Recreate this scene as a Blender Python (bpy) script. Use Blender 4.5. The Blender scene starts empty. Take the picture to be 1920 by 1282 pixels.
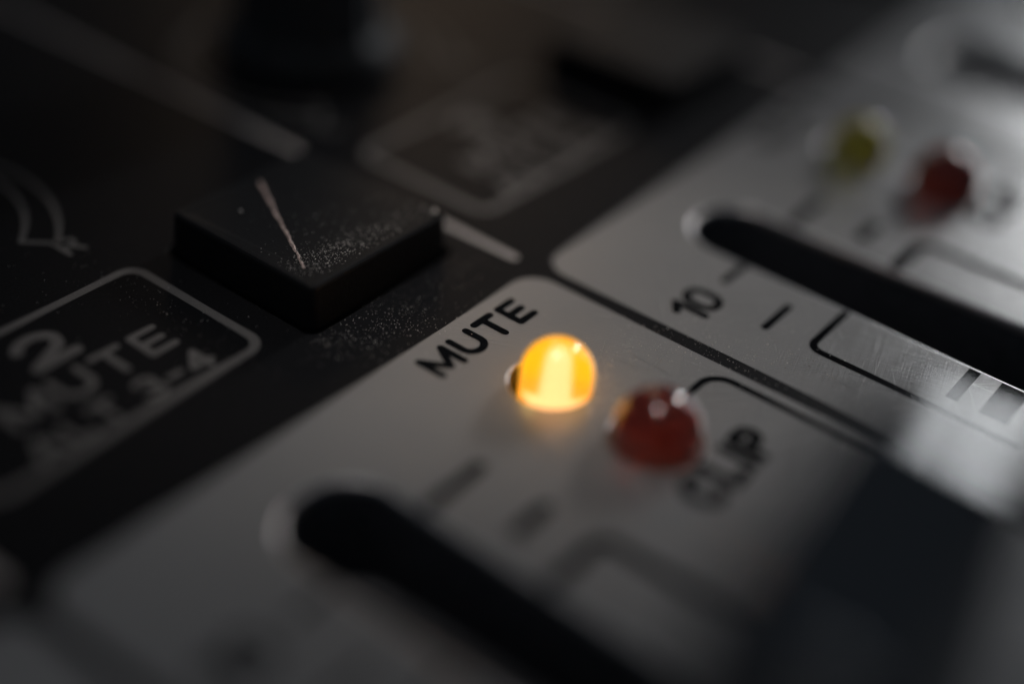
import bpy, math, random
from mathutils import Vector, Matrix
from mathutils.geometry import delaunay_2d_cdt

S = 0.001                      # everything below is written in millimetres
SC = bpy.context.scene
COL = SC.collection
PI = math.pi
random.seed(11)

# ------------------------------------------------------------------ camera
R_ = Vector((0.61360465, -0.78579085, 0.07760204))
U_ = Vector((0.42880449, 0.41413281, 0.80288276))
D_ = Vector((0.66303548, 0.45937649, -0.59106446))
CAM = Vector((-37.11990359, -23.40372061, 34.04336876))
cd = bpy.data.cameras.new('camera')
cam = bpy.data.objects.new('camera', cd)
COL.objects.link(cam)
m3 = Matrix((R_, U_, -D_)).transposed()
cam.matrix_world = Matrix.Translation(CAM * S) @ m3.to_4x4()
cd.sensor_width = 36.0
cd.lens = 2607.78 / 1920 * 36.0
cd.clip_start = 0.002
cd.clip_end = 20.0
cd.dof.use_dof = True
cd.dof.focus_distance = 58.0 * S
cd.dof.aperture_fstop = 6.5
SC.camera = cam

# ------------------------------------------------------------------ world, lamps, exposure
W = bpy.data.worlds.new('World')
SC.world = W
W.use_nodes = True
bg = W.node_tree.nodes['Background']
bg.inputs['Color'].default_value = (0.66, 0.80, 1.0, 1)
bg.inputs['Strength'].default_value = 0.040

def area(name, pos, target, sx, sy, power, color, spread=180):
    ld = bpy.data.lights.new(name, 'AREA')
    ld.shape = 'RECTANGLE'
    ld.size = sx * S
    ld.size_y = sy * S
    ld.energy = power
    ld.color = color
    ld.spread = math.radians(spread)
    o = bpy.data.objects.new(name, ld)
    COL.objects.link(o)
    p = Vector(pos) * S
    o.location = p
    o.rotation_euler = (Vector(target) * S - p).to_track_quat('-Z', 'Y').to_euler()
    return o

area('window_light', (145, 5, 66), (9, 6.5, 0), 34, 34, 0.00052, (1.0, 0.96, 0.93), 10)
area('soft_overhead_light', (-2, 20, 150), (5, 5.5, 0), 28, 28, 0.00048, (1.0, 0.955, 0.92), 9)
area('low_window_light', (206, -36, 30), (8, 2, 0), 60, 26, 0.010, (0.85, 0.92, 1.0))
area('cool_glare_fill', (186, 13, 66), (34, -8, 0), 18, 44, 0.036, (0.93, 0.965, 1.0))  # added cool light, placed to mirror as glare on the right-hand panel
area('warm_plate_fill', (165, 150, 85), (20, 26, 0), 60, 50, 0.0007, (1.0, 0.72, 0.50), 34)  # added warm light, beamed at the black plate beside the knob

SC.view_settings.view_transform = 'Standard'
SC.view_settings.look = 'None'
SC.view_settings.gamma = 1.0
SC.view_settings.exposure = 0.0
SC.view_settings.use_curve_mapping = False
SC.cycles.use_denoising = True
SC.cycles.max_bounces = 10
SC.cycles.transmission_bounces = 8
SC.unit_settings.system = 'METRIC'

# ------------------------------------------------------------------ node helpers
def mat(name):
    m = bpy.data.materials.new(name)
    m.use_nodes = True
    nt = m.node_tree
    return m, nt, nt.nodes['Principled BSDF']

def N(nt, typ, **kw):
    n = nt.nodes.new(typ)
    for k, v in kw.items():
        setattr(n, k, v)
    return n

def coords(nt, scale=(1, 1, 1), rot=0.0):
    """object coordinates in millimetres"""
    tc = N(nt, 'ShaderNodeTexCoord')
    r = N(nt, 'ShaderNodeMapping')
    r.inputs['Rotation'].default_value = (0, 0, rot)
    r.inputs['Scale'].default_value = (1000, 1000, 1000)
    nt.links.new(tc.outputs['Object'], r.inputs['Vector'])
    s = N(nt, 'ShaderNodeMapping')
    s.inputs['Scale'].default_value = scale
    nt.links.new(r.outputs[0], s.inputs['Vector'])
    return s.outputs[0]

def noise(nt, vec, scale, detail=3, rough=0.5):
    n = N(nt, 'ShaderNodeTexNoise')
    n.inputs['Scale'].default_value = scale
    n.inputs['Detail'].default_value = detail
    n.inputs['Roughness'].default_value = rough
    nt.links.new(vec, n.inputs['Vector'])
    return n.outputs['Fac']

def ramp(nt, fac, stops):
    r = N(nt, 'ShaderNodeValToRGB')
    el = r.color_ramp.elements
    while len(el) < len(stops):
        el.new(0.5)
    for e, (p, c) in zip(el, stops):
        e.position = p
        e.color = (c, c, c, 1) if not isinstance(c, tuple) else (*c, 1)
    nt.links.new(fac, r.inputs['Fac'])
    return r.outputs['Color']

def math_(nt, op, a, b):
    n = N(nt, 'ShaderNodeMath', operation=op)
    for i, v in enumerate((a, b)):
        if isinstance(v, (int, float)):
            n.inputs[i].default_value = v
        else:
            nt.links.new(v, n.inputs[i])
    return n.outputs[0]

def bump(nt, height, dist_mm, strength=1.0, normal=None):
    b = N(nt, 'ShaderNodeBump')
    b.inputs['Distance'].default_value = dist_mm * S
    b.inputs['Strength'].default_value = strength
    nt.links.new(height, b.inputs['Height'])
    if normal is not None:
        nt.links.new(normal, b.inputs['Normal'])
    return b.outputs['Normal']

# silver satin paint with fine wear scratches
def make_silver():
    m, nt, p = mat('silver_satin_paint')
    L = nt.links.new
    v = coords(nt)
    big = noise(nt, v, 0.11, 4)
    col = ramp(nt, big, [(0.3, (0.40, 0.39, 0.38)), (0.7, (0.45, 0.44, 0.43))])
    L(col, p.inputs['Base Color'])
    p.inputs['Metallic'].default_value = 0.25
    p.inputs['Specular IOR Level'].default_value = 0.5
    s1 = noise(nt, coords(nt, (0.06, 6.5, 1), 0.55), 1.5, 3, .7)
    s2 = noise(nt, coords(nt, (0.08, 8.0, 1), -0.25), 1.5, 3, .7)
    s3 = noise(nt, coords(nt, (0.08, 6.0, 1), 1.25), 1.5, 2, .6)
    fine = noise(nt, v, 14.0, 3)
    smudge = noise(nt, v, 0.35, 5, .6)
    sc = math_(nt, 'ADD', math_(nt, 'ADD', s1, s2), s3)
    rr = math_(nt, 'ADD', math_(nt, 'MULTIPLY', smudge, 0.16), math_(nt, 'MULTIPLY', sc, 0.03))
    rr = math_(nt, 'ADD', rr, 0.115)
    L(rr, p.inputs['Roughness'])
    n1 = bump(nt, sc, 0.014, 0.7)
    n2 = bump(nt, fine, 0.0035, 0.5, n1)
    L(n2, p.inputs['Normal'])
    return m

def make_simple(name, color, rough, metallic=0.0, bump_mm=0.0, bscale=6.0, var=0.0, spec=0.5):
    m, nt, p = mat(name)
    v = coords(nt)
    f = noise(nt, v, bscale, 4, .6)
    c0 = tuple(max(0, c * (1 - var)) for c in color)
    c1 = tuple(c * (1 + var) for c in color)
    nt.links.new(ramp(nt, f, [(0.35, c0), (0.65, c1)]), p.inputs['Base Color'])
    p.inputs['Metallic'].default_value = metallic
    p.inputs['Specular IOR Level'].default_value = spec
    g = noise(nt, v, bscale * 0.15, 3)
    nt.links.new(math_(nt, 'ADD', math_(nt, 'MULTIPLY', g, 0.12), rough - 0.06), p.inputs['Roughness'])
    if bump_mm:
        nt.links.new(bump(nt, f, bump_mm, 1.0), p.inputs['Normal'])
    return m

M = {}
M['silver'] = make_silver()
M['black_paint'] = make_simple('black_textured_paint', (0.014, 0.014, 0.0155), 0.42, 0, 0.008, 9.0, 0.3, 0.08)
M['rim'] = make_simple('bare_aluminium_edge', (0.58, 0.57, 0.57), 0.36, 1.0, 0.008, 5.0, 0.1)
M['cavity'] = make_simple('lifted_black_felt', (0.10, 0.10, 0.108), 0.9, 0, 0, 2.0, 0.2, 0.1)  # shadow lift put into the felt colour of slots and sockets
M['black_ink'] = make_simple('worn_black_ink', (0.010, 0.0105, 0.012), 0.85, 0, 0.012, 16.0, 0.4, 0.0)
M['grey_ink'] = make_simple('warm_grey_ink', (0.20, 0.188, 0.18), 0.5, 0, 0.004, 16.0, 0.18)
M['divider_ink'] = make_simple('pale_divider_ink', (0.62, 0.56, 0.53), 0.5, 0, 0.004, 16.0, 0.15)
M['scratch'] = make_simple('bright_scratched_metal', (0.55, 0.54, 0.53), 0.30, 0.8, 0.0, 9.0, 0.2)
M['button'] = make_simple('black_button_plastic', (0.011, 0.011, 0.012), 0.5, 0, 0.014, 7.0, 0.3, 0.25)
M['pale_crease'] = make_simple('pale_crease_plastic', (0.62, 0.47, 0.42), 0.6, 0, 0.03, 9.0, 0.5)  # pale pinkish colour for the button's crease line
M['knob'] = make_simple('black_knob_plastic', (0.018, 0.018, 0.019), 0.45, 0, 0.01, 3.0, 0.2)
M['cap'] = make_simple('black_fader_plastic', (0.022, 0.022, 0.023), 0.11, 0, 0.001, 3.0, 0.2, 1.0)
M['cap'].node_tree.nodes['Principled BSDF'].inputs['IOR'].default_value = 1.9
M['white_line'] = make_simple('white_indicator_paint', (0.75, 0.75, 0.76), 0.4, 0, 0.003, 6.0, 0.05)
M['steel'] = make_simple('fader_stem_steel', (0.25, 0.25, 0.26), 0.35, 1.0, 0.003, 6.0, 0.1)
M['dust'] = make_simple('pale_dust', (0.88, 0.82, 0.76), 0.6, 0, 0, 6.0, 0.25)
M['case'] = make_simple('dark_console_case', (0.03, 0.03, 0.032), 0.5, 0, 0.01, 2.0, 0.15)

def glass(name, color, rough=0.02, emis=None, estr=0.0):
    m, nt, p = mat(name)
    p.inputs['Base Color'].default_value = (*color, 1)
    p.inputs['Transmission Weight'].default_value = 1.0
    p.inputs['IOR'].default_value = 1.5
    p.inputs['Roughness'].default_value = rough
    p.inputs['Coat Weight'].default_value = 1.0
    p.inputs['Coat Roughness'].default_value = 0.03
    if emis:
        p.inputs['Emission Color'].default_value = (*emis, 1)
        p.inputs['Emission Strength'].default_value = estr
    else:
        p.inputs['Transmission Weight'].default_value = 0.90
    return m

def emit(name, color, strength):
    m, nt, p = mat(name)
    p.inputs['Base Color'].default_value = (*color, 1)
    p.inputs['Emission Color'].default_value = (*color, 1)
    p.inputs['Emission Strength'].default_value = strength
    return m

M['amber_lens'] = glass('glowing_amber_resin', (1.0, 0.80, 0.35), 0.34, (1.0, 0.48, 0.0), 0.50)
M['amber_core'] = emit('amber_glow_core', (1.0, 0.66, 0.62), 0.88)
M['amber_cup'] = emit('amber_reflector_glow', (1.0, 0.45, 0.05), 0.2)
M['red_lens'] = glass('dark_red_resin', (0.72, 0.062, 0.022), 0.22)
M['yellow_lens'] = glass('olive_yellow_resin', (0.95, 0.88, 0.07), 0.25)
def make_cup(name, color, *a):
    m, nt, p = mat(name)
    out = nt.nodes['Material Output']
    p.inputs['Base Color'].default_value = (*color, 1)
    p.inputs['Roughness'].default_value = 0.6
    t = N(nt, 'ShaderNodeBsdfTranslucent')
    t.inputs['Color'].default_value = (*color, 1)
    mx = N(nt, 'ShaderNodeMixShader')
    mx.inputs[0].default_value = 0.6
    nt.links.new(p.outputs[0], mx.inputs[1])
    nt.links.new(t.outputs[0], mx.inputs[2])
    nt.links.new(mx.outputs[0], out.inputs['Surface'])
    return m
M['lead'] = make_simple('tinned_lead_frame', (0.5, 0.48, 0.46), 0.4, 0.6, 0, 5.0, 0.1)
M['cup_white'] = make_cup('reflector_cup', (0.85, 0.82, 0.78), 0.45, 0.0, 0, 5.0, 0.1)

# ------------------------------------------------------------------ mesh helpers (mm in, metres out)
class MB:
    def __init__(self):
        self.v, self.f = [], []
    def add(self, verts, faces):
        k = len(self.v)
        self.v += [tuple(p) for p in verts]
        self.f += [tuple(i + k for i in f) for f in faces]
        return self
    def build(self, name, material, parent=None, smooth=False, label=None, origin=(0, 0, 0)):
        me = bpy.data.meshes.new(name)
        ox, oy, oz = origin
        me.from_pydata([((x - ox) * S, (y - oy) * S, (z - oz) * S) for x, y, z in self.v], [], self.f)
        me.materials.append(material)
        if smooth:
            for p in me.polygons:
                p.use_smooth = True
        me.update()
        o = bpy.data.objects.new(name, me)
        COL.objects.link(o)
        o.location = (ox * S, oy * S, oz * S)
        if parent is not None:
            o.parent = parent
            pw = Vector((0, 0, 0))
            q = parent
            while q is not None:
                pw += q.location
                q = q.parent
            o.location = Vector(origin) * S - pw
        if label:
            o['label'] = label
        return o

def arc(cx, cy, r, a0, a1, n):
    return [(cx + r * math.cos(a0 + (a1 - a0) * i / n), cy + r * math.sin(a0 + (a1 - a0) * i / n)) for i in range(n + 1)]

def rrect(x0, y0, x1, y1, r, n=10):
    return (arc(x1 - r, y1 - r, r, 0, PI / 2, n) + arc(x0 + r, y1 - r, r, PI / 2, PI, n)
            + arc(x0 + r, y0 + r, r, PI, 1.5 * PI, n) + arc(x1 - r, y0 + r, r, 1.5 * PI, 2 * PI, n))

def circle(cx, cy, r, n=48):
    return [(cx + r * math.cos(2 * PI * i / n), cy + r * math.sin(2 * PI * i / n)) for i in range(n)]

def dedupe(loop):
    out = []
    for p in loop:
        if not out or (abs(p[0] - out[-1][0]) + abs(p[1] - out[-1][1])) > 1e-5:
            out.append(p)
    if (abs(out[0][0] - out[-1][0]) + abs(out[0][1] - out[-1][1])) < 1e-5:
        out.pop()
    return out

def inside(pt, loop):
    x, y = pt
    c = False
    n = len(loop)
    for i in range(n):
        x0, y0 = loop[i]
        x1, y1 = loop[(i + 1) % n]
        if (y0 > y) != (y1 > y) and x < (x1 - x0) * (y - y0) / (y1 - y0) + x0:
            c = not c
    return c

def sheet(outer, holes, z, mb=None):
    """flat polygon with holes"""
    mb = mb or MB()
    loops = [dedupe(outer)] + [dedupe(h) for h in holes]
    vs, es = [], []
    for lp in loops:
        k = len(vs)
        vs += [Vector(p) for p in lp]
        es += [(k + i, k + (i + 1) % len(lp)) for i in range(len(lp))]
    ov, oe, of, *_ = delaunay_2d_cdt(vs, es, [], 0, 1e-6)
    tris = []
    for f in of:
        c = sum((ov[i] for i in f), Vector((0, 0))) / len(f)
        if inside(c, loops[0]) and not any(inside(c, h) for h in loops[1:]):
            tris.append(tuple(f))
    mb.add([(p.x, p.y, z) for p in ov], tris)
    return mb

def union_sheet(polys, z, mb=None):
    mb = mb or MB()
    vs, fs = [], []
    for lp in polys:
        lp = dedupe(lp)
        ar = sum(lp[i][0] * lp[(i + 1) % len(lp)][1] - lp[(i + 1) % len(lp)][0] * lp[i][1] for i in range(len(lp)))
        if ar < 0:
            lp = lp[::-1]
        k = len(vs)
        vs += [Vector(p) for p in lp]
        fs.append(list(range(k, k + len(lp))))
    ov, oe, of, *_ = delaunay_2d_cdt(vs, [], fs, 1, 1e-5)
    loops = [[(vs[i].x, vs[i].y) for i in f] for f in fs]
    boxes = [(min(p[0] for p in l), min(p[1] for p in l), max(p[0] for p in l), max(p[1] for p in l)) for l in loops]
    keep = []
    for f in of:
        c = sum((ov[i] for i in f), Vector((0, 0))) / len(f)
        if any(b[0] <= c.x <= b[2] and b[1] <= c.y <= b[3] and inside(c, l) for b, l in zip(boxes, loops)):
            keep.append(tuple(f))
    mb.add([(p.x, p.y, z) for p in ov], keep)
    return mb

def edge_roll(loop, r, depth, mb, z=0.0, steps=6):
    """rounded lip round a hole: loop is the final hole outline (ccw), the lip starts r outside it"""
    n = len(loop)
    nor = []
    for i in range(n):
        a, b = Vector(loop[i - 1]), Vector(loop[(i + 1) % n])
        t = (b - a).normalized()
        nor.append(Vector((t.y, -t.x)))        # outward for ccw
    rings = []
    for k in range(steps + 1):
        a = PI / 2 * k / steps
        off = r * (1 - math.sin(a))
        zz = z - r * (1 - math.cos(a))
        rings.append([(loop[i][0] + nor[i].x * off, loop[i][1] + nor[i].y * off, zz) for i in range(n)])
    rings.append([(p[0], p[1], z - depth) for p in loop])
    vs = [p for ring in rings for p in ring]
    fs = []
    for k in range(len(rings) - 1):
        for i in range(n):
            j = (i + 1) % n
            fs.append((k * n + i, k * n + j, (k + 1) * n + j, (k + 1) * n + i))
    mb.add(vs, fs)
    return rings[0]

def stroke(points, w, z=0, closed=False):
    """list of polygons making one round-capped stroke"""
    ps = []
    r = w / 2
    pts = list(points) + ([points[0]] if closed else [])
    for (x0, y0), (x1, y1) in zip(pts, pts[1:]):
        d = Vector((x1 - x0, y1 - y0))
        if d.length < 1e-6:
            continue
        d.normalize()
        nx, ny = -d.y * r, d.x * r
        ps.append([(x0 + nx, y0 + ny), (x0 - nx, y0 - ny), (x1 - nx, y1 - ny), (x1 + nx, y1 + ny)])
    for (x, y) in pts:
        ps.append([(x + r * math.cos(0.13 + 2 * PI * i / 12), y + r * math.sin(0.13 + 2 * PI * i / 12)) for i in range(12)])
    return ps

# stroke letters on a unit cell: width w, height 1
def ell(cx, cy, rx, ry, a0, a1, n=14):
    return [(cx + rx * math.cos(math.radians(a0 + (a1 - a0) * i / n)), cy + ry * math.sin(math.radians(a0 + (a1 - a0) * i / n))) for i in range(n + 1)]

GL = {
    'M': (1.0, [[(0, 0), (0, 1), (.5, .12), (1, 1), (1, 0)]]),
    'U': (.80, [[(0, 1), (0, .38)] + ell(.4, .38, .4, .38, 180, 360) + [(.8, .38), (.8, 1)]]),
    'T': (.78, [[(0, 1), (.78, 1)], [(.39, 1), (.39, 0)]]),
    'E': (.70, [[(.70, 1), (0, 1), (0, 0), (.70, 0)], [(0, .5), (.62, .5)]]),
    'A': (.86, [[(0, 0), (.43, 1), (.86, 0)], [(.16, .34), (.70, .34)]]),
    'L': (.62, [[(0, 1), (0, 0), (.62, 0)]]),
    'R': (.72, [[(0, 0), (0, 1), (.42, 1)] + ell(.42, .75, .28, .25, 90, -90) + [(0, .5)], [(.38, .5), (.72, 0)]]),
    'B': (.72, [[(0, 0), (0, 1), (.40, 1)] + ell(.42, .76, .26, .24, 90, -90) + [(0, .52)], [(.4, .52)] + ell(.42, .26, .30, .26, 90, -90) + [(0, 0)]]),
    'C': (.80, [ell(.42, .5, .42, .5, 42, 318, 22)]),
    'I': (.06, [[(.03, 0), (.03, 1)]]),
    'P': (.72, [[(0, 0), (0, 1), (.42, 1)] + ell(.42, .73, .29, .27, 90, -90) + [(0, .46)]]),
    'd': (.62, [ell(.31, .32, .31, .32, 0, 360, 24), [(.62, 1), (.62, 0)]]),
    '1': (.34, [[(0, .74), (.34, 1), (.34, 0)]]),
    '0': (.66, [ell(.33, .66, .33, .34, 0, 180) + ell(.33, .34, .33, .34, 180, 360) + [(.66, .66)]]),
    '2': (.70, [ell(.34, .68, .33, .32, 165, -20, 12) + [(.60, .42), (0, 0), (.72, 0)]]),
    '3': (.66, [ell(.31, .75, .30, .25, 155, -90), ell(.31, .25, .34, .25, 90, -155)]),
    '4': (.74, [[(.54, 0), (.54, 1), (0, .28), (.74, .28)]]),
    '-': (.42, [[(0, .45), (.42, .45)]]),
}

def text_polys(txt, x, y, h, w, gap=.34, sx=1.0, wobble=0.0):
    out = []
    cx = x
    for ch in txt:
        if ch == ' ':
            cx += .5 * h * sx
            continue
        wd, strokes = GL[ch]
        for st in strokes:
            out += stroke([(cx + px * h * sx, y + py * h) for px, py in st], w)
        cx += (wd + gap) * h * sx
    return out, cx - gap * h * sx

# ------------------------------------------------------------------ console layout (mm)
PITCH = 27.0
LED_R = 1.45
HOLE_R = 1.64
SLOT_X0, SLOT_X1, SLOT_TOP, SLOT_BOT = -13.65, -9.2, 2.75, -58.0
GAP = 0.78
PANEL_L, PANEL_R, PANEL_T, PANEL_B = -20.78 + GAP / 2, 6.22 - GAP / 2, 5.75, -66.0
LEDS = [(0.03, 0.08), (-0.06, -4.82)]
PLATE = (-64, -84, 150, 120)

console = bpy.data.objects.new('mixing_console', None)
COL.objects.link(console)
console['label'] = 'dusty black audio mixer with silver fader panels, one amber light lit'
console['category'] = 'audio mixer'

def led_hole_center(k, i):
    x, y = LEDS[i]
    return (x - 0.06 + k * PITCH, y + 0.22) if i == 0 else (x + .06 + k * PITCH, y + .0)

CH = [-1, 0, 1, 2, 3]
slot_loops = {k: dedupe(rrect(SLOT_X0 + k * PITCH, SLOT_BOT, SLOT_X1 + k * PITCH + (1.5 if k == 2 else 0), SLOT_TOP, 2.05, 14)) for k in CH}
hole_loops = {(k, i): circle(*led_hole_center(k, i), HOLE_R + .22 * i, 56) for k in CH for i in (0, 1)}
RL = 0.20
def grown(loop, r):
    n = len(loop); out = []
    for i in range(n):
        a, b = Vector(loop[i - 1]), Vector(loop[(i + 1) % n])
        t = (b - a).normalized()
        out.append((loop[i][0] + t.y * r, loop[i][1] - t.x * r))
    return out

# black face plate (sheet steel painted black) with the holes really cut through
x0, y0, x1, y1 = PLATE
allholes = [grown(l, RL + .12) for l in slot_loops.values()] + [grown(l, .22) for l in hole_loops.values()]
# button wells
BTN = (0.2, 13.75)
WELL = 4.55
well_loops = {k: dedupe(rrect(BTN[0] - WELL + k * PITCH, BTN[1] - WELL, BTN[0] + WELL + k * PITCH, BTN[1] + WELL, .5, 5)) for k in CH}
plate = sheet([(x0, y0), (x1, y0), (x1, y1), (x0, y1)], allholes + [grown(l, .10) for l in well_loops.values()], 0.0)
for l in well_loops.values():
    edge_roll(l, .10, 3.0, plate, 0.0, 4)
for (ax, ay), (bx, by) in (((x0, y0), (x1, y0)), ((x1, y0), (x1, y1)), ((x1, y1), (x0, y1)), ((x0, y1), (x0, y0))):
    plate.add([(ax, ay, 0), (ax, ay, -1.2), (bx, by, -1.2), (bx, by, 0)], [(0, 1, 2, 3)])
face_plate = plate.build('face_plate', M['black_paint'], console)

# body below the plate
body = MB()
e = 1.0
bx0, by0, bx1, by1 = x0 + e, y0 + e, x1 - e, y1 - e
def boxm(mb, x0, y0, z0, x1, y1, z1):
    mb.add([(x0, y0, z0), (x1, y0, z0), (x1, y1, z0), (x0, y1, z0), (x0, y0, z1), (x1, y0, z1), (x1, y1, z1), (x0, y1, z1)],
           [(0, 3, 2, 1), (4, 5, 6, 7), (0, 1, 5, 4), (1, 2, 6, 5), (2, 3, 7, 6), (3, 0, 4, 7)])
boxm(body, bx0, by0, -38, bx1, by1, -9)
for a in ((bx0, by0, bx1, by0 + 1.5), (bx0, by1 - 1.5, bx1, by1), (bx0, by0 + 1.5, bx0 + 1.5, by1 - 1.5), (bx1 - 1.5, by0 + 1.5, bx1, by1 - 1.5)):
    boxm(body, a[0], a[1], -8.99, a[2], a[3], -1.21)
body.build('case', M['case'], console)
table = MB()
boxm(table, -900, -700, -80, 1100, 900, -38.5)
tb = table.build('table_top', make_simple('dark_table_top', (0.02, 0.018, 0.017), 0.6, 0, 0.05, .4, .2))
tb['kind'] = 'structure'

# silver channel panels with rolled bare slot rims, ink on top
DZ = 0.015
def channel_panel(k):
    dx = k * PITCH
    outline = rrect(PANEL_L + dx, PANEL_B, PANEL_R + dx, PANEL_T, 1.35, 12)
    sl = slot_loops[k]
    hs = [hole_loops[(k, 0)], hole_loops[(k, 1)]]
    mb = sheet(outline, [grown(sl, RL)] + [grown(h, .10) for h in hs], DZ)
    p = mb.build('fader_panel', M['silver'], console)
    rm = MB()
    edge_roll(sl, RL, .42, rm, DZ, 8)
    for h in hs:
        edge_roll(h, .10, .16, MB_ := MB(), DZ, 5)
        MB_.build('hole_rim', M['rim'], p, smooth=True)
    rim = rm.build('slot_rim', M['rim'], p, smooth=True)
    wl = MB()
    n = len(sl)
    inner = [(q[0], q[1]) for q in sl]
    wl.add([(q[0], q[1], DZ - .42) for q in inner] + [(q[0], q[1], -4.5) for q in inner],
           [(i, (i + 1) % n, n + (i + 1) % n, n + i) for i in range(n)])
    sheet(sl, [], -4.5, wl)
    wl.build('slot_well', M['cavity'], p)
    return p

panels = {k: channel_panel(k) for k in (-1, 0, 1, 2)}

def channel_marks(k):
    p = panels[k]
    dx = k * PITCH
    Z = DZ + .012
    pl = []
    lw = .34
    # curved line by the red light
    c = [(2.1 + dx, -4.22), (4.15 + dx, -4.22)] + arc(4.15 + dx, -5.22, 1.0, PI / 2, 0, 8) + [(5.15 + dx, -30)]
    pl += stroke(c, .34)
    # scale: left of slot
    sL, sR = SLOT_X0 + dx - RL - .02, SLOT_X1 + dx + RL + .02
    pl += stroke([(sL - .12, -1.05), (sL - 1.75, -1.05)], .38)
    pl += stroke([(sL - 1.50, -4.2), (sL - 3.60, -4.2)], .38)
    pl += stroke([(sL - .12, -6.30), (sL - 3.0, -6.30)] + arc(sL - 3.0, -6.85, .55, PI / 2, PI, 6) + [(sL - 3.55, -15.5)], .36)
    pl += [[(sL - .04, -12.1), (sL - .04, -12.62), (sL - 2.6, -12.62), (sL - 2.6, -12.1)]]
    pl += [[(sL - .04, -13.55), (sL - .04, -14.75), (sL - 2.6, -14.75), (sL - 2.6, -13.55)]]
    # right of slot
    pl += stroke([(sR + .14, -.85), (sR + 3.1, -.85)], .56)
    pl += stroke([(sR + 1.3, -3.95), (sR + 3.0, -3.95)], .60)
    pl += stroke([(sR + .14, -6.35), (sR + 2.55, -6.35)] + arc(sR + 2.55, -6.95, .6, PI / 2, 0, 6) + [(sR + 3.15, -16)], .62)
    union_sheet(pl, Z).build('scale_marking', M['black_ink'], p)
    # MUTE
    t, _ = text_polys('MUTE', -2.66 + dx, 3.66, 1.25, .35, .40, 1.08)
    union_sheet(t, Z).build('lettering', M['black_ink'], p)
    # 10
    t, _ = text_polys('10', -19.15 + dx, -1.85, 1.50, .40, .30, 1.08)
    union_sheet(t, Z).build('lettering', M['black_ink'], p)
    # CLIP
    t, _ = text_polys('CLIP', -1.85 + dx, -8.38, 1.38, .50, .42, 1.0)
    union_sheet(t, Z).build('lettering', M['black_ink'], p)

for k in (0, 1):
    channel_marks(k)

def scratches(k, n, cx, cy, sx, sy, rnd):
    mb = MB()
    for _ in range(n):
        x, y = rnd.gauss(cx, sx), rnd.gauss(cy, sy)
        a = rnd.choice((-1.45, -1.2, -.9, .35, .6)) + rnd.gauss(0, .16)
        L, w, cv = rnd.uniform(.5, 3.2) ** 1.15, rnd.uniform(.006, .018), rnd.gauss(0, .05)
        m_ = 10
        pts = []
        for j in range(m_ + 1):
            pts.append((x, y))
            x += math.cos(a) * L / m_
            y += math.sin(a) * L / m_
            a += cv / m_ * 2
        seg = []
        for j, (px, py) in enumerate(pts):
            ok = PANEL_L + .3 < px - k * PITCH < PANEL_R - .3 and py < PANEL_T - .3
            ok = ok and not inside((px, py), grown(slot_loops[k], RL + .05)) and not any(inside((px, py), grown(hole_loops[(k, i)], .2)) for i in (0, 1))
            if not ok:
                break
            seg.append((px, py, w * math.sin(PI * (j + .6) / (m_ + 1.2))))
        if len(seg) < 3:
            continue
        nx, ny = -math.sin(a), math.cos(a)
        z = DZ + .004 + rnd.random() * .004
        vv = []
        for px, py, ww in seg:
            vv += [(px - nx * ww, py - ny * ww, z), (px + nx * ww, py + ny * ww, z)]
        mb.add(vv, [(2 * i, 2 * i + 1, 2 * i + 3, 2 * i + 2) for i in range(len(seg) - 1)])
    mb.build('hairline_scratches', M['scratch'], panels[k])

rnd = random.Random(5)
scratches(1, 260, 17.5, -8.0, 7.5, 5.5, rnd)
scratches(0, 60, 2.5, -4.0, 2.5, 3.5, rnd)

# printing on the black plate
def black_marks(k, numeral):
    dx = k * PITCH
    Z = .012
    g = []
    box = rrect(-18.95 + dx, 10.05, -5.85 + dx, 18.45, 1.0, 8)
    inn = rrect(-18.95 + dx + .42, 10.05 + .42, -5.85 + dx - .42, 18.45 - .42, .62, 8)
    sheet(box, [inn], Z).build('printed_frame', M['grey_ink'], face_plate)
    t, _ = text_polys(numeral, -13.15 + dx, 15.25, 1.85, .52, .3, 1.35)
    union_sheet(t, Z).build('lettering', M['grey_ink'], face_plate)
    t, _ = text_polys('MUTE', -15.75 + dx, 12.85, 1.45, .32, .42, 1.12)
    union_sheet(t, Z).build('lettering', M['grey_ink'], face_plate)
    t, _ = text_polys('ALT 3-4', -16.3 + dx, 10.72, 1.20, .28, .42, 1.02)
    union_sheet(t, Z).build('lettering', M['grey_ink'], face_plate)
    # divider
    s = stroke([(6.2 + dx, 6.95), (6.2 + dx, 70)], .42)
    union_sheet(s, Z).build('divider_line', M['divider_ink'], face_plate)
    # pan scale round the knob
    for sg in (1, -1):
        c = (-12.4 + dx, 28.0)
        out, inn = [], []
        for i in range(25):
            a = math.radians(-49 + (128) * i / 24)
            tt = i / 24
            ro, ri = 8.0 - .9 * tt, 6.45 + .45 * tt
            out.append((c[0] + sg * ro * math.cos(a), c[1] + ro * math.sin(a)))
            inn.append((c[0] + sg * ri * math.cos(a), c[1] + ri * math.sin(a)))
        union_sheet(stroke(out + inn[::-1], .24, closed=True), Z).build('pan_scale', M['grey_ink'], face_plate)
    t, _ = text_polys('R', -7.3 + dx, 20.85, 1.1, .24)
    union_sheet(t, Z).build('lettering', M['grey_ink'], face_plate)
    t, _ = text_polys('L', -18.2 + dx, 20.85, 1.1, .24)
    union_sheet(t, Z).build('lettering', M['grey_ink'], face_plate)

black_marks(0, '2')
black_marks(1, '3')
union_sheet(stroke([(6.2 - PITCH, 6.95), (6.2 - PITCH, 70)], .5), .012).build('divider_line', M['divider_ink'], face_plate)

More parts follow.
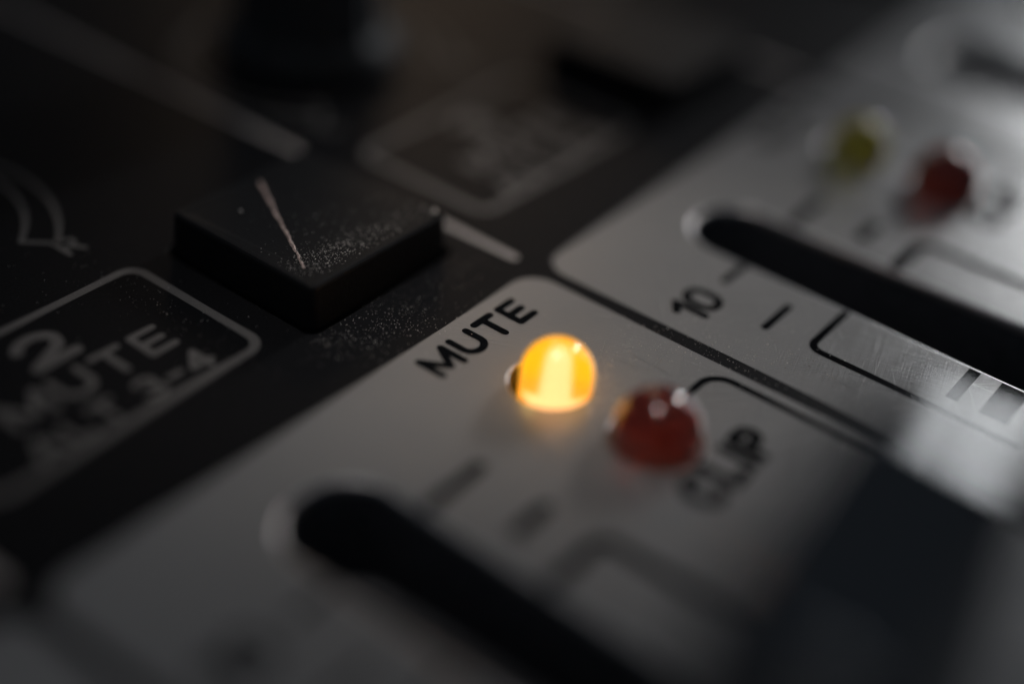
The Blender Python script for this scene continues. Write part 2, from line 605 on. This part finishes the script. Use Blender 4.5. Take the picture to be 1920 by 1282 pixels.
# ------------------------------------------------------------------ indicator lights
def lathe(profile, cx, cy, seg=56, mb=None, cap_top=True):
    mb = mb or MB()
    vs, fs = [], []
    rings = []
    for r, z in profile:
        if r < 1e-6:
            rings.append([len(vs)])
            vs.append((cx, cy, z))
        else:
            rings.append(list(range(len(vs), len(vs) + seg)))
            vs += [(cx + r * math.cos(2 * PI * i / seg), cy + r * math.sin(2 * PI * i / seg), z) for i in range(seg)]
    for a, b in zip(rings, rings[1:]):
        for i in range(seg):
            j = (i + 1) % seg
            if len(a) == 1 and len(b) == 1:
                continue
            if len(a) == 1:
                fs.append((a[0], b[i], b[j]))
            elif len(b) == 1:
                fs.append((a[i], a[j], b[0]))
            else:
                fs.append((a[i], a[j], b[j], b[i]))
    mb.add(vs, fs)
    return mb

def led(x, y, kind, label, k):
    rt = bpy.data.objects.new('indicator_light', None)
    COL.objects.link(rt)
    rt.parent = console
    rt.location = (x * S, y * S, 0)
    rt['label'] = label
    h, LED_R = (0.62, 1.50) if kind in ('amber', 'yellow') else (0.50, 1.76)     # where the dome starts
    prof = [(0, -3.2), (LED_R, -3.2), (LED_R, h)]
    for i in range(1, 15):
        a = PI / 2 * i / 14
        prof.append((LED_R * math.cos(a) if i < 14 else 0, h + LED_R * math.sin(a)))
    lm = {'amber': 'amber_lens', 'red': 'red_lens', 'yellow': 'yellow_lens'}[kind]
    lens = lathe(prof, x, y).build('lens', M[lm], rt, smooth=True)
    core = {'amber': 'amber_core'}.get(kind, 'lead')
    cup = {'amber': 'amber_cup'}.get(kind, 'cup_white')
    if kind == 'amber':
        lathe([(0, -2.6), (.8, -2.6), (.8, -.66), (.7, -.58), (.38, -.48), (.38, 1.2), (.28, 1.5), (0, 1.62)], x, y, 24).build('die_post', M[core], rt, smooth=True)
    cup_prof = [(0, -2.85), (1.1, -2.85), (1.15, -.35), (.85, -.75), (.4, -.95), (0, -1.0)]
    if kind != 'amber':
        cup_prof = [(0, -2.85), (LED_R - .16, -2.85), (LED_R - .12, h * .95), (LED_R - .20, h * .9), (1.2, .15), (0, .02)]
    lathe(cup_prof, x, y, 32).build('reflector_cup', M[cup], rt, smooth=True)
    # black collar of the hole under the plate
    hx, hy = led_hole_center(k, 0 if y > -2 else 1)
    hr = HOLE_R + .18 + (0 if y > -2 else .22)
    lathe([(hr, -.10), (hr, -3.6), (0, -3.6)], hx, hy, 40).build('socket', M['cavity'], rt)
    return rt

led(0, 0, 'amber', 'lit amber indicator dome below the word MUTE', 0)
led(LEDS[1][0], LEDS[1][1], 'red', 'unlit dark red indicator dome beside the lit amber one', 0)
led(PITCH, 0, 'yellow', 'unlit yellow indicator dome in the blurred next channel', 1)
led(LEDS[1][0] + PITCH, LEDS[1][1], 'red', 'unlit red indicator dome in the blurred next channel', 1)

# ------------------------------------------------------------------ push buttons
def push_button(k, label):
    rt = bpy.data.objects.new('push_button', None)
    COL.objects.link(rt)
    rt.parent = console
    cx, cy = BTN[0] + k * PITCH, BTN[1]
    rt.location = (cx * S, cy * S, 0)
    rt['label'] = label
    mb = MB()
    def ring(hw, z, r, n=5):
        return [(p[0], p[1], z) for p in dedupe(rrect(cx - hw, cy - hw, cx + hw, cy + hw, r, n))]
    rings = [ring(4.38, -2.9, .35), ring(4.32, 0.0, .35), ring(4.22, 1.78, .32), ring(4.19, 1.90, .29), ring(4.12, 1.985, .22), ring(4.02, 2.0, .12)]
    n = len(rings[0])
    vs = [p for r in rings for p in r]
    fs = []
    for a in range(len(rings) - 1):
        for i in range(n):
            j = (i + 1) % n
            fs.append((a * n + i, a * n + j, (a + 1) * n + j, (a + 1) * n + i))
    # faceted top: a border, then three slightly tilted facets meeting at a crease
    L, Rr, B, T = cx - 3.35, cx + 3.9, cy - 3.05, cy + 3.55
    apex = (cx + .25, cy + 3.5, 2.06)
    tv = {'bl': (L, B + .1, 2.0), 'br': (Rr, B - .25, 2.0), 'tr': (cx + 3.9, T, 1.93), 'ap': apex, 'tl': (cx - 3.6, T, 1.96)}
    base = len(vs)
    order = ['bl', 'br', 'tr', 'ap', 'tl']
    vs += [tv[o] for o in order]
    idx = {o: base + i for i, o in enumerate(order)}
    fs += [(idx['bl'], idx['br'], idx['ap']), (idx['br'], idx['tr'], idx['ap']), (idx['bl'], idx['ap'], idx['tl'])]
    mb.add(vs, fs)
    # border between outer ring and facets
    outer = [(p[0], p[1]) for p in rings[-1]]
    hole = [tv[o][:2] for o in order]
    zmap = {(round(tv[o][0], 4), round(tv[o][1], 4)): tv[o][2] for o in order}
    bm_ = sheet(outer, [hole], 2.0)
    mb.add([(x, y, zmap.get((round(x, 4), round(y, 4)), 2.0)) for x, y, z in bm_.v], bm_.f)
    cap = mb.build('button_cap', M['button'], rt)
    if k == 0:
        # raised pale strip along the crease
        sm = MB()
        a, b = Vector(tv['bl']), Vector(tv['ap'])
        nseg = 46
        d = (b - a)
        side = Vector((-d.y, d.x, 0)).normalized()
        vv, ff = [], []
        for i in range(nseg + 1):
            t = i / nseg
            c = a + d * t * .985
            w = (.045 + .04 * random.random()) * (1 + .25 * t)
            hgt = .03 + .045 * random.random()
            j = side * random.uniform(-.03, .03)
            vv += [tuple(c - side * w + j + Vector((0, 0, .004))), tuple(c + j + Vector((0, 0, hgt))), tuple(c + side * w + j + Vector((0, 0, .004)))]
        for i in range(nseg):
            ff += [(3 * i, 3 * i + 1, 3 * i + 4, 3 * i + 3), (3 * i + 1, 3 * i + 2, 3 * i + 5, 3 * i + 4)]
        sm.add(vv, ff)
        sm.build('crease', M['pale_crease'], cap)
    return rt

push_button(0, 'dusty square black push button with a pale crease line on top')
push_button(1, 'blurred black push button behind the yellow indicator')

# ------------------------------------------------------------------ pan knob
def knob(cx, cy, label):
    rt = bpy.data.objects.new('rotary_knob', None)
    COL.objects.link(rt)
    rt.parent = console
    rt.location = (cx * S, cy * S, 0)
    rt['label'] = label
    mb = MB()
    seg = 96
    prof = [(4.9, .35, 0), (4.9, 1.3, 0), (4.1, 1.9, 0), (3.9, 2.2, 1), (3.55, 11.6, 1), (3.3, 12.1, .4), (2.6, 12.35, 0), (0.01, 12.2, 0)]
    vs, fs = [], []
    for r, z, rib in prof:
        for i in range(seg):
            rr = r + rib * .14 * math.cos(i * 2 * PI * 16 / seg)
            a = 2 * PI * i / seg
            vs.append((cx + rr * math.cos(a), cy + rr * math.sin(a), z))
    for k in range(len(prof) - 1):
        for i in range(seg):
            j = (i + 1) % seg
            fs.append((k * seg + i, k * seg + j, (k + 1) * seg + j, (k + 1) * seg + i))
    mb.add(vs, fs)
    mb.build('knob_body', M['knob'], rt, smooth=True)
    pt = MB()
    boxm(pt, cx - .28, cy + 1.1, 12.3, cx + .28, cy + 3.35, 12.55)
    boxm(pt, cx - .28, cy + 3.42, 4, cx + .28, cy + 3.95, 12.3)
    pt.build('pointer_line', M['white_line'], rt)
    return rt

knob(14.6, 28.0, 'tall dark rotary knob rising out of the top of the picture')

# ------------------------------------------------------------------ fader in the near slot
def fader(cx, cy, label):
    rt = bpy.data.objects.new('fader', None)
    COL.objects.link(rt)
    rt.parent = console
    rt.location = (cx * S, cy * S, 0)
    rt['label'] = label
    hx, hy, top = 4.55, 2.50, 12.25
    def top_z(px):
        t = (px - cx) / hx
        if t > .66:
            return top - .185 * (t - .66) * hx - (.55 * max(0, t - .93) / .07)
        return top - (0.66 - t) * hx * .26 + .10 * math.sin(max(0, min(1, (t + 1) / 1.66)) * PI) * -2.2
    lv = [(1.6, .15, .35, 0), (4.0, .10, .22, 0), (8.0, .02, .08, 0), (1, 0, 0, -.55), (1, -.06, -.06, -.22), (1, -.20, -.20, -.05), (1, -.42, -.42, 0)]
    vs, fs, n = [], [], 0
    for z, ex, ey, dz in lv:
        ax, ay = hx + ex, hy + ey
        lp = []
        base = dedupe(rrect(cx - ax, cy - ay, cx + ax, cy + ay, .8, 6))
        for i in range(len(base)):                      # finer along the long sides
            p, q = base[i], base[(i + 1) % len(base)]
            m_ = 24 if math.hypot(q[0] - p[0], q[1] - p[1]) > 1.0 else 1
            lp += [(p[0] + (q[0] - p[0]) * j / m_, p[1] + (q[1] - p[1]) * j / m_) for j in range(m_)]
        n = len(lp)
        vs += [(p[0], p[1], z if z > 1 else top_z(p[0]) + dz) for p in lp]
    for k in range(len(lv) - 1):
        for i in range(n):
            j = (i + 1) % n
            fs.append((k * n + i, k * n + j, (k + 1) * n + j, (k + 1) * n + i))
    prev = list(range((len(lv) - 1) * n, len(lv) * n))
    rim_ = [vs[i] for i in prev]
    for s_ in (.94, .7, .35, .0):
        cur = []
        for p in rim_:
            cur.append(len(vs))
            vs.append((p[0], cy + (p[1] - cy) * s_, top_z(p[0]) - .02 * (1 - s_)))
        for i in range(n):
            j = (i + 1) % n
            fs.append((prev[i], prev[j], cur[j], cur[i]))
        prev = cur
    fs.append(tuple(reversed(range(n))))
    mb = MB().add(vs, fs)
    cap = mb.build('fader_cap', M['cap'], rt, smooth=True)
    st = MB()
    boxm(st, cx - .6, cy - .9, -6, cx + .6, cy + .9, 1.7)
    st.build('stem', M['steel'], rt)
    return rt

fader(-11.3, -16.95, 'tall dark fader cap, out of focus in the near slot')

# ------------------------------------------------------------------ dust
def dust():
    mb = MB()
    def speck(x, y, z, s):
        n = random.choice((4, 5, 6))
        ph = random.random() * 6
        sx, sy = s * random.uniform(.6, 1.4), s * random.uniform(.5, 1.2)
        ring = [(x + sx * math.cos(ph + 2 * PI * i / n) * random.uniform(.7, 1.1), y + sy * math.sin(ph + 2 * PI * i / n) * random.uniform(.7, 1.1), z) for i in range(n)]
        top = (x + random.uniform(-.3, .3) * s, y + random.uniform(-.3, .3) * s, z + s * random.uniform(.5, 1.3))
        mb.add(ring + [top], [(i, (i + 1) % n, n) for i in range(n)])
    def blocked(x, y):
        for lp in list(slot_loops.values()) + list(hole_loops.values()):
            if inside((x, y), lp):
                return True
        return any(inside((x, y), lp) for lp in well_loops.values())
    def cluster(n, cx, cy, sx, sy, z=None, smin=.012, smax=.035, rot=0.0, rmin=0, lim=None):
        c, s = math.cos(rot), math.sin(rot)
        for _ in range(n):
            a, b = random.gauss(0, sx), random.gauss(0, sy)
            x, y = cx + a * c - b * s, cy + a * s + b * c
            if lim and not (lim[0] < x < lim[2] and lim[1] < y < lim[3]):
                continue
            if z is None and blocked(x, y):
                continue
            sz = smin + (smax - smin) * random.random() ** 2.5
            speck(x, y, (z if z is not None else .016), sz)
    # all over the plate
    for _ in range(2600):
        x, y = random.uniform(-22, 34), random.uniform(-18, 24)
        if not blocked(x, y):
            speck(x, y, .016, .008 + .02 * random.random() ** 3)
    # round the amber light
    for _ in range(420):
        a = random.gauss(-.5, 1.1)
        r = HOLE_R + .05 + abs(random.gauss(0, .9)) * (1 if math.cos(a + .5) > 0 else .3)
        x, y = -.2 + r * math.cos(a), r * math.sin(a)
        if not blocked(x, y):
            speck(x, y, .016, .012 + .036 * random.random() ** 2.5)
    cluster(330, 4.2, -1.6, 2.2, 1.2)
    cluster(300, 7.4, -4.2, 1.6, 1.5)
    cluster(260, 8.6, -7.0, 1.2, 1.6)
    cluster(90, 10.5, -9.5, 1.5, 1.5)
    # foot of the near button
    cluster(420, -1.6, 7.4, 1.5, .9)
    cluster(160, -3.6, 8.3, .8, .5)
    cluster(120, 2.4, 8.0, 2.0, .5)
    cluster(120, -7.3, 14.0, .5, 3.0)
    # top of the near button
    top = (BTN[0] - 3.95, BTN[1] - 3.95, BTN[0] + 3.95, BTN[1] + 3.95)
    cluster(520, -1.9, 10.9, 1.4, .5, 2.03, .012, .042, .0, 0, top)
    cluster(300, 1.8, 10.6, 1.7, .4, 2.03, .012, .045, .0, 0, top)
    cluster(260, .6, 12.2, 2.4, 1.6, 2.05, .012, .035, 0, 0, top)
    speck(-1.9, 15.9, 2.03, .12)
    speck(4.05, 9.95, 2.02, .17)
    o = mb.build('dust', M['dust'])
    o['kind'] = 'stuff'
    o['label'] = 'pale dust specks scattered over the panel and the push button'
    o['category'] = 'dust'
dust()
